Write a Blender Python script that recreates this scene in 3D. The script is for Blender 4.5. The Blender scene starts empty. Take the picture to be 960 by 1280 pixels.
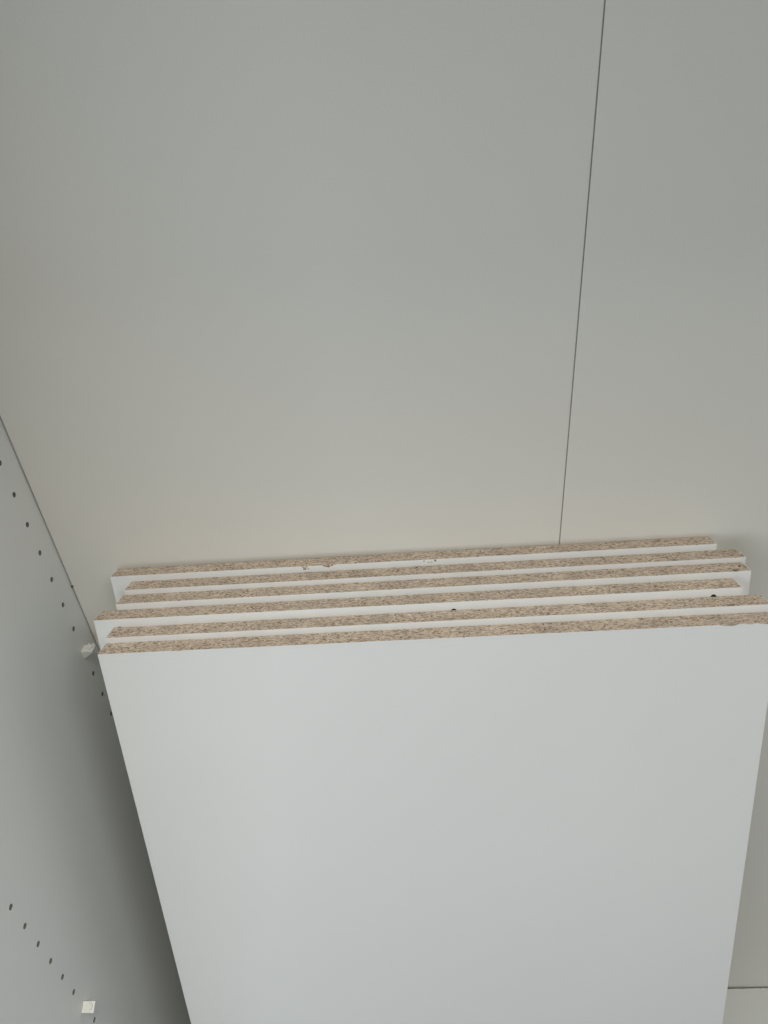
import bpy, bmesh, math, random
from mathutils import Vector, Matrix

random.seed(7)
scene = bpy.context.scene
C = scene.collection

# ------------------------------------------------------------------ camera
# measured from the 32 mm hole pitch of the side panel; floor of the wardrobe is z = 0
ZF = 0.8085
F_PX = 887.288
right = Vector((0.9971013, 0.0195187, -0.0735393))
down = Vector((-0.0492712, -0.5708545, -0.8195715))
fwd = Vector((-0.0579772, 0.8208192, -0.5682380))
cam_data = bpy.data.cameras.new('camera')
cam = bpy.data.objects.new('camera', cam_data)
C.objects.link(cam)
rot = Matrix((right, -down, -fwd)).transposed()
cam.matrix_world = Matrix.Translation((0.3543277, -0.5310077, 0.5562821 + ZF)) @ rot.to_4x4()
cam_data.sensor_fit = 'VERTICAL'
cam_data.sensor_height = 36.0
cam_data.lens = 36.0 * F_PX / 1280.0
cam_data.clip_start = 0.02
cam_data.clip_end = 50
scene.camera = cam

# ------------------------------------------------------------------ light
world = bpy.data.worlds.new('World')
scene.world = world
world.use_nodes = True
bg = world.node_tree.nodes['Background']
bg.inputs['Color'].default_value = (0.97, 0.99, 1.0, 1)
bg.inputs['Strength'].default_value = 0.016


def area(name, loc, target, sx, sy, power, color):
    d = bpy.data.lights.new(name, 'AREA')
    d.shape = 'RECTANGLE'
    d.size, d.size_y = sx, sy
    d.energy = power
    d.color = color
    o = bpy.data.objects.new(name, d)
    C.objects.link(o)
    o.location = loc
    o.rotation_euler = (Vector(target) - Vector(loc)).to_track_quat('-Z', 'Y').to_euler()
    return o


area('window_light', (-0.3, -2.2, 1.15), (0.4, 0, 0.75), 1.2, 0.8, 11.7, (0.85, 0.985, 1.09))
area('ceiling_light', (0.45, -0.72, 2.6), (0.45, -0.72, 0.6), 1.2, 0.45, 23.8, (1.0, 0.955, 0.865))
area('ceiling_light', (0.45, -1.00, 2.6), (0.45, -1.00, 0.6), 1.2, 0.45, 8.1, (1.0, 0.955, 0.865))
area('ceiling_light', (1.55, -1.15, 2.6), (0.6, -0.6, 0.6), 0.95, 0.85, 13.8, (0.97, 0.985, 0.97))

scene.view_settings.view_transform = 'Standard'
scene.view_settings.look = 'None'
scene.view_settings.exposure = 0.045
scene.view_settings.gamma = 1.0
scene.cycles.max_bounces = 10
scene.cycles.diffuse_bounces = 7


# ------------------------------------------------------------------ materials
def new_mat(name):
    m = bpy.data.materials.new(name)
    m.use_nodes = True
    nt = m.node_tree
    return m, nt, nt.nodes['Principled BSDF']


def nd(nt, t, **kw):
    n = nt.nodes.new(t)
    for k, v in kw.items():
        setattr(n, k, v)
    return n


def ramp(nt, fac, stops, interp='LINEAR'):
    r = nd(nt, 'ShaderNodeValToRGB')
    r.color_ramp.interpolation = interp
    el = r.color_ramp.elements
    while len(el) < len(stops):
        el.new(0.5)
    for e, (p, c) in zip(el, stops):
        e.position = p
        e.color = (*c, 1)
    nt.links.new(fac, r.inputs[0])
    return r


def mix(nt, blend, fac, a, b):
    n = nd(nt, 'ShaderNodeMix', data_type='RGBA', blend_type=blend)
    for sock, v in ((n.inputs[0], fac), (n.inputs[6], a), (n.inputs[7], b)):
        if hasattr(v, 'is_output'):
            nt.links.new(v, sock)
        elif isinstance(v, (int, float)):
            sock.default_value = v
        else:
            sock.default_value = (*v, 1)
    return n.outputs[2]


def coords(nt, scale):
    tc = nd(nt, 'ShaderNodeTexCoord')
    mp = nd(nt, 'ShaderNodeMapping')
    mp.inputs['Scale'].default_value = scale
    nt.links.new(tc.outputs['Object'], mp.inputs['Vector'])
    return mp.outputs['Vector']


def melamine(name, col, rough, seed, peel=0.05):
    """white coated board: almost even colour, faint pebble grain, slight sheen"""
    m, nt, b = new_mat(name)
    v = coords(nt, (1, 1, 1))
    big = nd(nt, 'ShaderNodeTexNoise', noise_dimensions='4D')
    big.inputs['Scale'].default_value = 5
    big.inputs['Detail'].default_value = 5
    big.inputs['W'].default_value = seed
    nt.links.new(v, big.inputs['Vector'])
    c = ramp(nt, big.outputs['Fac'], [(0.3, [x * 0.975 for x in col]), (0.7, col)])
    fine = nd(nt, 'ShaderNodeTexNoise', noise_dimensions='4D')
    fine.inputs['Scale'].default_value = 700
    fine.inputs['Detail'].default_value = 2
    fine.inputs['W'].default_value = seed
    nt.links.new(v, fine.inputs['Vector'])
    c2 = ramp(nt, fine.outputs['Fac'], [(0.3, (0.965,) * 3), (0.7, (1, 1, 1))])
    nt.links.new(mix(nt, 'MULTIPLY', 1.0, c.outputs[0], c2.outputs[0]), b.inputs['Base Color'])
    rr = nd(nt, 'ShaderNodeMapRange')
    rr.inputs['To Min'].default_value = rough - 0.05
    rr.inputs['To Max'].default_value = rough + 0.07
    nt.links.new(big.outputs['Fac'], rr.inputs['Value'])
    nt.links.new(rr.outputs[0], b.inputs['Roughness'])
    bp = nd(nt, 'ShaderNodeBump')
    bp.inputs['Strength'].default_value = peel
    bp.inputs['Distance'].default_value = 0.0004
    nt.links.new(fine.outputs['Fac'], bp.inputs['Height'])
    nt.links.new(bp.outputs[0], b.inputs['Normal'])
    b.inputs['Specular IOR Level'].default_value = 0.35
    return m


def chipboard(name):
    """pressed wood chips: pale and dark shreds lying along the board"""
    m, nt, b = new_mat(name)
    oi = nd(nt, 'ShaderNodeObjectInfo')
    tc = nd(nt, 'ShaderNodeTexCoord')
    off = nd(nt, 'ShaderNodeVectorMath', operation='ADD')
    rnd = nd(nt, 'ShaderNodeVectorMath', operation='SCALE')
    rnd.inputs[0].default_value = (3.1, 1.7, 2.3)
    nt.links.new(oi.outputs['Random'], rnd.inputs['Scale'])
    nt.links.new(tc.outputs['Object'], off.inputs[0])
    nt.links.new(rnd.outputs[0], off.inputs[1])

    def vor(sx, sy, sz, r=1.0, dist=0.0):
        mp = nd(nt, 'ShaderNodeMapping')
        mp.inputs['Scale'].default_value = (sx, sy, sz)
        nt.links.new(off.outputs[0], mp.inputs['Vector'])
        src = mp.outputs[0]
        if dist:
            nz = nd(nt, 'ShaderNodeTexNoise')
            nz.inputs['Scale'].default_value = 1.3
            nz.inputs['Detail'].default_value = 2
            nt.links.new(mp.outputs[0], nz.inputs['Vector'])
            sc = nd(nt, 'ShaderNodeVectorMath', operation='SCALE')
            sc.inputs['Scale'].default_value = dist
            nt.links.new(nz.outputs['Color'], sc.inputs[0])
            ad = nd(nt, 'ShaderNodeVectorMath', operation='ADD')
            nt.links.new(mp.outputs[0], ad.inputs[0])
            nt.links.new(sc.outputs[0], ad.inputs[1])
            src = ad.outputs[0]
        vo = nd(nt, 'ShaderNodeTexVoronoi')
        vo.inputs['Scale'].default_value = 1.0
        vo.inputs['Randomness'].default_value = r
        nt.links.new(src, vo.inputs['Vector'])
        sp = nd(nt, 'ShaderNodeSeparateColor')
        nt.links.new(vo.outputs['Color'], sp.inputs[0])
        return vo, sp
    v1, s1 = vor(400, 700, 420, dist=0.9)
    v2, s2 = vor(700, 1300, 800, dist=0.6)
    v3, s3 = vor(420, 800, 420, dist=0.8)
    base = ramp(nt, s1.outputs[0], [(0.0, (0.40, 0.32, 0.26)), (0.3, (0.55, 0.46, 0.38)),
                                    (0.8, (0.62, 0.53, 0.445)), (1.0, (0.71, 0.63, 0.535))])
    fine = ramp(nt, s2.outputs[1], [(0.0, (0.62, 0.56, 0.50)), (0.3, (0.92, 0.90, 0.87)), (1.0, (1.15, 1.13, 1.1))])
    col = mix(nt, 'MULTIPLY', 0.7, base.outputs[0], fine.outputs[0])
    # bark flecks and open pores
    fl = ramp(nt, s3.outputs[2], [(0.0, (1, 1, 1)), (0.045, (1, 1, 1)), (0.05, (0, 0, 0))], 'CONSTANT')
    col = mix(nt, 'MIX', fl.outputs[0], col, (0.33, 0.25, 0.18))
    fl2 = ramp(nt, s2.outputs[0], [(0.0, (1, 1, 1)), (0.05, (1, 1, 1)), (0.055, (0, 0, 0))], 'CONSTANT')
    col = mix(nt, 'MIX', fl2.outputs[0], col, (0.17, 0.125, 0.09))
    # uneven tone along the length
    nz = nd(nt, 'ShaderNodeTexNoise')
    nz.inputs['Scale'].default_value = 38
    nz.inputs['Detail'].default_value = 3
    nt.links.new(off.outputs[0], nz.inputs['Vector'])
    tone = ramp(nt, nz.outputs['Fac'], [(0.3, (0.86, 0.85, 0.84)), (0.7, (1.08, 1.08, 1.07))])
    col = mix(nt, 'MULTIPLY', 1.0, col, tone.outputs[0])
    nt.links.new(col, b.inputs['Base Color'])
    b.inputs['Roughness'].default_value = 0.88
    b.inputs['Specular IOR Level'].default_value = 0.2
    bp = nd(nt, 'ShaderNodeBump')
    bp.inputs['Strength'].default_value = 0.7
    bp.inputs['Distance'].default_value = 0.0007
    nt.links.new(s1.outputs[1], bp.inputs['Height'])
    bp2 = nd(nt, 'ShaderNodeBump')
    bp2.inputs['Strength'].default_value = 0.5
    bp2.inputs['Distance'].default_value = 0.0004
    nt.links.new(s2.outputs[2], bp2.inputs['Height'])
    nt.links.new(bp.outputs[0], bp2.inputs['Normal'])
    nt.links.new(bp2.outputs[0], b.inputs['Normal'])
    return m


def plain(name, col, rough, var=0.06, scale=300):
    m, nt, b = new_mat(name)
    v = coords(nt, (1, 1, 1))
    n = nd(nt, 'ShaderNodeTexNoise')
    n.inputs['Scale'].default_value = scale
    n.inputs['Detail'].default_value = 3
    nt.links.new(v, n.inputs['Vector'])
    c = ramp(nt, n.outputs['Fac'], [(0.3, [x * (1 - var) for x in col]), (0.7, [x * (1 + var) for x in col])])
    nt.links.new(c.outputs[0], b.inputs['Base Color'])
    b.inputs['Roughness'].default_value = rough
    return m


M_BOARD = melamine('white_melamine', (0.80, 0.80, 0.79), 0.42, 1.0, 0.05)
M_SIDE = melamine('side_panel_melamine', (0.725, 0.745, 0.735), 0.42, 4.0, 0.05)
M_BACK = melamine('back_panel_foil', (0.79, 0.762, 0.70), 0.55, 9.0, 0.03)
M_CHIP = chipboard('raw_chipboard')
M_HDF = plain('brown_hardboard', (0.30, 0.255, 0.20), 0.85, 0.15)
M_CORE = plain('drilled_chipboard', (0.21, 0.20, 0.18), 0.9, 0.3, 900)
M_DARK = plain('gap_shade', (0.05, 0.042, 0.032), 0.9, 0.3, 1500)  # shade inside small edge gaps, put into the colour
M_PIT = plain('grey_pit', (0.26, 0.24, 0.19), 0.9, 0.25, 1500)
M_BOTTOM = melamine('bottom_panel_melamine', (0.64, 0.645, 0.62), 0.42, 6.0, 0.05)
M_PIN = plain('white_plastic', (0.72, 0.72, 0.665), 0.38, 0.02)
M_TAPE = plain('grey_tape', (0.42, 0.41, 0.38), 0.8, 0.1)
M_STEEL = plain('nail_steel', (0.10, 0.095, 0.085), 0.5, 0.1)


# ------------------------------------------------------------------ helpers
def link(name, bm, mats, parent=None, smooth=False):
    bmesh.ops.recalc_face_normals(bm, faces=bm.faces)
    me = bpy.data.meshes.new(name)
    bm.to_mesh(me)
    bm.free()
    for m in (mats if isinstance(mats, (list, tuple)) else [mats]):
        me.materials.append(m)
    if smooth:
        for p in me.polygons:
            p.use_smooth = True
    o = bpy.data.objects.new(name, me)
    C.objects.link(o)
    if parent:
        o.parent = parent
    return o


def thing(name, label, cat, matrix=None, group=None):
    o = bpy.data.objects.new(name, None)
    o.empty_display_size = 0.05
    C.objects.link(o)
    if matrix is not None:
        o.matrix_world = matrix
    o['label'] = label
    o['category'] = cat
    if group:
        o['group'] = group
    return o


def circle(cx, cy, r, n=20):
    return [(cx + r * math.cos(2 * math.pi * k / n), cy + r * math.sin(2 * math.pi * k / n)) for k in range(n)]


def plate(outline, holes, t, to3d, hole_depth=None, hole_mat=1, rim_mat=0, through=False):
    """closed slab from a 2-D outline; round holes are really drilled into the front (w = 0) side.
    to3d(u, v, w) places a point, w runs from the front face into the slab."""
    bm = bmesh.new()

    def ring(pts, w):
        vs = [bm.verts.new(to3d(u, v, w)) for u, v in pts]
        es = [bm.edges.new((vs[i], vs[(i + 1) % len(vs)])) for i in range(len(vs))]
        return vs, es
    fo, fe = ring(outline, 0)
    edges = list(fe)
    hrings = []
    for h in holes:
        hv, he = ring(h, 0)
        hrings.append((h, hv))
        edges += he
    bmesh.ops.triangle_fill(bm, use_beauty=True, use_dissolve=False, edges=edges)
    bo, be = ring(outline, t)
    bedges = list(be)
    n = len(outline)
    for i in range(n):
        f = bm.faces.new((fo[i], fo[(i + 1) % n], bo[(i + 1) % n], bo[i]))
        f.material_index = rim_mat
    for h, hv in hrings:
        d = t if through else hole_depth
        dv, de = ring(h, d)
        m = len(h)
        for i in range(m):
            f = bm.faces.new((hv[i], hv[(i + 1) % m], dv[(i + 1) % m], dv[i]))
            f.material_index = hole_mat
        if through:
            bedges += de
        else:
            f = bm.faces.new(dv)
            f.material_index = hole_mat
    bmesh.ops.triangle_fill(bm, use_beauty=True, use_dissolve=False, edges=bedges)
    return bm


def box(bm, x0, x1, y0, y1, z0, z1, bevel=0.0):
    r = bmesh.ops.create_cube(bm, size=1.0)
    vs = r['verts']
    for v in vs:
        v.co = Vector(((x0 + x1) / 2 + v.co.x * (x1 - x0), (y0 + y1) / 2 + v.co.y * (y1 - y0),
                       (z0 + z1) / 2 + v.co.z * (z1 - z0)))
    if bevel:
        es = list({e for v in vs for e in v.link_edges})
        bmesh.ops.bevel(bm, geom=es, offset=bevel, segments=2, affect='EDGES', profile=0.5)
    return bm


# ------------------------------------------------------------------ wardrobe
HB_Y, HB_Z = -0.02408, 0.27468 + ZF        # rear hole column, first hole in view
HF_Y, HF_Z = -0.24453, -0.01666 + ZF       # front hole column
DEPTH, TOP = 0.50, 1.95
SEAM = 0.47777
INNER = 0.964

ward = thing('wardrobe', 'white wardrobe interior with drilled left side panel and jointed back panel',
             'wardrobe', Matrix.Translation((0.0, 0.0, 0.0)))

holes = []
for k in range(-9, 21):
    holes.append(circle(HB_Y, HB_Z - 0.032 * k, 0.0025))
for k in range(-17, 22):
    z = HF_Z - 0.032 * k
    if 0.08 < z < TOP - 0.1:
        holes.append(circle(HF_Y, z, 0.0025))
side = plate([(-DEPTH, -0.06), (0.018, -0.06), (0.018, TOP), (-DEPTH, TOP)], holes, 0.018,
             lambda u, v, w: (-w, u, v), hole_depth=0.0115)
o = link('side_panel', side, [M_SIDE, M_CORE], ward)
o['label'] = 'left side panel with two columns of drilled holes'

bm = box(bmesh.new(), INNER, INNER + 0.018, -DEPTH, 0.018, -0.06, TOP)
o = link('side_panel', bm, [M_SIDE], ward)
o['label'] = 'right side panel'

bm = box(bmesh.new(), -0.018, INNER + 0.018, -DEPTH, 0.018, TOP + 0.0005, TOP + 0.0185)
link('top_panel', bm, [M_SIDE], ward)


def back_panel(x0, x1, seed):
    """hardboard sheet whose sawn lower edge is ragged and stops just short of the bottom panel"""
    rnd = random.Random(seed)
    low = []
    n = int((x1 - x0) / 0.0035)
    a = b = 0.0
    for i in range(n + 1):
        x = x0 + (x1 - x0) * i / n
        a = 0.75 * a + 0.25 * rnd.uniform(-1, 1)
        b = rnd.uniform(-1, 1)
        low.append((x, -0.0080 + 0.0005 * a))
    outline = low + [(x1, TOP), (x0, TOP)]
    bm = plate(outline, [], 0.0032, lambda u, v, w: (u, w, v), rim_mat=1)
    return link('back_panel', bm, [M_BACK, M_HDF], ward)


o = back_panel(0.0012, SEAM - 0.0005, 3)
o['label'] = 'wide back panel left of the joint'
o = back_panel(SEAM + 0.0005, INNER - 0.0010, 5)
o['label'] = 'back panel right of the joint'

bm = box(bmesh.new(), SEAM - 0.00046, SEAM + 0.00046, 0.0008, 0.0040, 0.0, TOP)
link('hinge_tape', bm, M_TAPE, ward)
bm = box(bmesh.new(), 0.0001, 0.0011, 0.0016, 0.0090, 0.0, TOP)
link('backing_strip', bm, M_TAPE, ward)
bm = box(bmesh.new(), 0.013, INNER - 0.001, -0.0060, 0.0105, -0.0240, -0.0182)
link('backing_strip', bm, M_CORE, ward)


def bottom_panel():
    # rear edge of the melamine chipped a little along the back panel
    rnd = random.Random(11)
    n = 260
    rear = []
    a = 0
    for i in range(n + 1):
        x = INNER - 0.0005 - (INNER - 0.001) * i / n
        a = 0.6 * a + 0.4 * rnd.uniform(-1, 1)
        rear.append((x, -0.0025 + 0.0010 * a + 0.0002 * rnd.uniform(-1, 1)))
    outline = [(0.0005, -DEPTH), (INNER - 0.0005, -DEPTH)] + rear
    bm = plate(outline, [], 0.0004, lambda u, v, w: (u, v, -w), rim_mat=1)
    return bm


o = link('bottom_panel', bottom_panel(), [M_BOTTOM, M_CHIP], ward)
bm = box(bmesh.new(), 0.0005, INNER - 0.0005, -DEPTH, -0.0050, -0.018, -0.0006)
link('core', bm, M_CHIP, o)

# little dark nail head in the corner joint
bm = bmesh.new()
bmesh.ops.create_cone(bm, cap_ends=True, segments=14, radius1=0.0012, radius2=0.0009, depth=0.0022,
                      matrix=Matrix.Translation((0.0011, -0.0004, 0.1178 + ZF)) @ Matrix.Rotation(math.pi / 2, 4, 'X'))
link('nail', bm, M_STEEL, ward)

# ------------------------------------------------------------------ shelf boards
U = Vector((-0.00065, 0.2381, 0.9712)).normalized()
X0 = Vector((1.0, 0.00272, 0.0))
X0 = (X0 - U * X0.dot(U)).normalized()
N = -X0.cross(U)                       # from the front face into the board
if N.y < 0:
    N = -N
T, W = 0.01722, 0.5607
# xl, u, roll, gap (from the stack solve), length
SPEC = [
    (0.05390, -0.00614, 0.00798, 0.00051, 0.9761),
    (0.07298, -0.01240, 0.00801, -0.00008, 0.9740),
    (0.07047, -0.01758, 0.00892, -0.00007, 0.9730),
    (0.05593, -0.02371, 0.00851, 0.00038, 0.9712),
    (0.07225, -0.03191, 0.01000, 0.00018, 0.9673),
    (0.07139, -0.03714, 0.00701, 0.00030, 0.9663),
]
LABELS = [
    'rearmost white shelf board leaning on the back panel, laminate chipped below its top edge',
    'white shelf board second from the back, in front of the board with chipped laminate',
    'white shelf board third from the back, dark chipped gap at its far right corner',
    'white shelf board jutting out furthest left, small drilled holes in its white face',
    'white shelf board directly behind the frontmost board, its right end jutting out',
    'frontmost white shelf board showing its whole blank white face',
]
LAM = 0.0003      # laminate
BAND = 0.0006     # edge strip
O_STACK = Vector((0, -0.0010, 0.14523 + ZF))


def edge_profile(rnd, w, amp, step, dips):
    """jagged laminate top: list of (x, v); dips = (x0, x1, depth, shape)"""
    pts = []
    x = 0.0
    a = 0.0
    while x < w:
        a = 0.55 * a + 0.45 * rnd.uniform(-1, 1)
        v = -0.00018 + amp * a
        if rnd.random() < 0.02:
            v -= rnd.uniform(0.0002, 0.0006)
        for (d0, d1, dep, shp) in dips:
            if d0 < x < d1:
                s = (x - d0) / (d1 - d0)
                prof = math.sin(math.pi * s) ** shp
                v -= dep * prof * rnd.uniform(0.8, 1.1)
        pts.append((x, min(v, -0.00002)))
        x += step * rnd.uniform(0.6, 1.4)
    pts.append((w, -0.0002))
    return pts


DIPS = {
    0: [(0.1830, 0.1890, 0.0026, 0.5), (0.2010, 0.2142, 0.0026, 1.3)],
    2: [(0.5440, 0.5520, 0.0004, 0.7)],
    3: [(0.3900, 0.3960, 0.0005, 0.8)],
    4: [(0.5250, 0.5330, 0.0004, 1.0)],
    5: [(0.5150, 0.5290, 0.0013, 0.6), (0.534, 0.543, 0.0007, 0.8), (0.5450, 0.5580, 0.0011, 0.5),
        (0.066, 0.075, 0.0004, 1)],
}
HOLES = {3: [(0.0222, -0.0102), (0.3185, -0.0091), (0.5378, -0.0081)]}


def fleck(bm, cx, cv, rx, rv, place, rnd, h):
    n = 9
    top = []
    base = []
    for k in range(n):
        an = 2 * math.pi * k / n
        r = rnd.uniform(0.65, 1.15)
        p = (cx + rx * r * math.cos(an), cv + rv * r * math.sin(an))
        top.append(bm.verts.new(place(p[0], p[1], h)))
        base.append(bm.verts.new(place(p[0], p[1], 0)))
    bm.faces.new(top)
    for k in range(n):
        bm.faces.new((base[k], base[(k + 1) % n], top[(k + 1) % n], top[k]))


# local axes of a board: x along the top edge, y into the board, z up the face; origin at its foot
n_off = 0.0
for i, (xl, u, ro, gap, L) in enumerate(SPEC):
    rnd = random.Random(100 + i)
    n_off -= T + gap
    Xr = math.cos(ro) * X0 + math.sin(ro) * U
    Ur = -math.sin(ro) * X0 + math.cos(ro) * U
    FL = O_STACK + xl * X0 + u * U + n_off * N
    base = FL - Ur * L
    # the rear bottom arris stands on the floor
    mw = Matrix((Xr, N, Ur)).transposed().to_4x4()
    mw.translation = base
    low = min((mw @ Vector((x, T, 0))).z for x in (0, W))
    L2 = L + low / Ur.z - 0.0006       # stop just above the bottom panel
    mw.translation = FL - Ur * L2
    root = thing('shelf_board', LABELS[i], 'shelf board', mw, 'shelf boards stacked against the back panel')

    hl = [circle(hx, L2 + hv, 0.0025, 24) for hx, hv in HOLES.get(i, [])]
    # core: sawn top edge slightly uneven, ends covered by edge strips
    top = []
    x = BAND
    while x < W - BAND:
        top.append((x, L2 + rnd.uniform(-0.00012, 0.00004)))
        x += rnd.uniform(0.002, 0.006)
    top.append((W - BAND, L2 - 0.0001))
    outline = [(BAND, 0.0), (W - BAND, 0.0)] + list(reversed(top))
    bm = plate(outline, hl, T - 2 * LAM, lambda a, b, w: (a, LAM + w, b), hole_depth=0.010, hole_mat=1)
    link('core', bm, [M_CHIP, M_CORE], root)
    # front laminate with its nibbled upper edge
    prof = edge_profile(rnd, W, 0.00014 if i != 5 else 0.0002, 0.0011, DIPS.get(i, []))
    outline = [(0.0, 0.0), (W, 0.0)] + [(a, L2 + b) for a, b in reversed(prof)]
    bm = plate(outline, hl, LAM, lambda a, b, w: (a, w, b), through=True, rim_mat=1)
    link('front_laminate', bm, [M_BOARD, M_CHIP], root)
    prof = edge_profile(rnd, W, 0.00012, 0.003, [])
    outline = [(0.0, 0.0), (W, 0.0)] + [(a, L2 + b) for a, b in reversed(prof)]
    bm = plate(outline, [], LAM, lambda a, b, w: (a, T - LAM + w, b), rim_mat=1)
    link('rear_laminate', bm, [M_BOARD, M_CHIP], root)
    for x0, x1 in ((0.0, BAND), (W - BAND, W)):
        bm = box(bmesh.new(), x0, x1, LAM, T - LAM, 0.0, L2 - 0.0004)
        link('edge_strip', bm, M_BOARD, root)

    if i == 0:   # pits knocked through the laminate
        for cx, cv, rx, rv in ((0.2953, -0.0016, 0.0007, 0.0005), (0.2995, -0.0032, 0.0006, 0.0004),
                               (0.3022, -0.0030, 0.0007, 0.0004), (0.3056, -0.0016, 0.0009, 0.0011),
                               (0.1838, -0.0033, 0.0016, 0.0007), (0.1872, -0.0028, 0.0005, 0.0007)):
            bm = bmesh.new()
            fleck(bm, cx + 0.0017, L2 + cv, rx * 1.3, rv * 1.3, lambda a, b, h: (a, -h, b), rnd, 0.00006)
            link('chip_mark', bm, M_PIT, root)
    marks = {2: [(0.5472, 0.0018, 0.0035, 0.0007), (0.5545, 0.0090, 0.0012, 0.0022)],
             4: [(0.5290, 0.0015, 0.0034, 0.0006), (0.0060, 0.004, 0.0012, 0.0008)],
             3: [(0.4020, 0.0012, 0.0018, 0.0005)]}.get(i, [])
    if marks:    # flat dark flecks painting the shade of small gaps in the sawn edge
        for cx, cy, rx, ry in marks:
            bm = bmesh.new()
            fleck(bm, cx, cy, rx, ry, lambda a, b, h: (a, b, L2 + h), rnd, 0.00012)
            link('gap_shade_fleck', bm, M_DARK, root)


# ------------------------------------------------------------------ shelf pins
def pin(loc, twist, label, nubs=()):
    """plastic shelf support: peg in the hole, flat tab on a wedge-shaped gusset, round stud on the tab"""
    root = thing('shelf_pin', label, 'shelf pin', Matrix.Translation(loc) @ Matrix.Rotation(twist, 4, 'X'),
                 'shelf pins in the side panel')
    bm = bmesh.new()
    prof = [(0.0002, -0.0058), (0.0002, 0.0050), (0.0122, 0.0050), (0.0122, 0.0030)]
    ys = (-0.0050, 0.0048)
    a = [bm.verts.new((x, ys[0], z)) for x, z in prof]
    b = [bm.verts.new((x, ys[1], z)) for x, z in prof]
    bm.faces.new(a)
    bm.faces.new(list(reversed(b)))
    for k in range(4):
        bm.faces.new((a[k], a[(k + 1) % 4], b[(k + 1) % 4], b[k]))
    bmesh.ops.bevel(bm, geom=list(bm.edges), offset=0.0004, segments=2, affect='EDGES', profile=0.5)
    link('bracket', bm, M_PIN, root)
    bm = bmesh.new()
    bmesh.ops.create_cone(bm, cap_ends=True, segments=24, radius1=0.0030, radius2=0.0027, depth=0.0018,
                          matrix=Matrix.Translation((0.0078, 0.0004, 0.0058)))
    link('stud', bm, M_PIN, root)
    for nx, ny in nubs:
        bm = bmesh.new()
        bmesh.ops.create_cone(bm, cap_ends=True, segments=14, radius1=0.0015, radius2=0.0009, depth=0.0020,
                              matrix=Matrix.Translation((nx, ny, 0.0059)))
        link('nub', bm, M_PIN, root)
    bm = bmesh.new()
    bmesh.ops.create_cone(bm, cap_ends=True, segments=20, radius1=0.0023, radius2=0.0023, depth=0.0105,
                          matrix=Matrix.Translation((-0.0050, 0, 0)) @ Matrix.Rotation(math.pi / 2, 4, 'Y'))
    link('peg', bm, M_PIN, root)
    return root


pin((0, HB_Y, HB_Z - 0.032 * 7), 0.0, 'white plastic shelf pin in the rear hole column, beside the left ends of the boards',
    ((0.0058, 0.0040), (0.0106, 0.0038)))
pin((0, HF_Y, HF_Z - 0.032 * 6), math.radians(27), 'tilted white plastic shelf pin in the front hole column, square tab facing up')
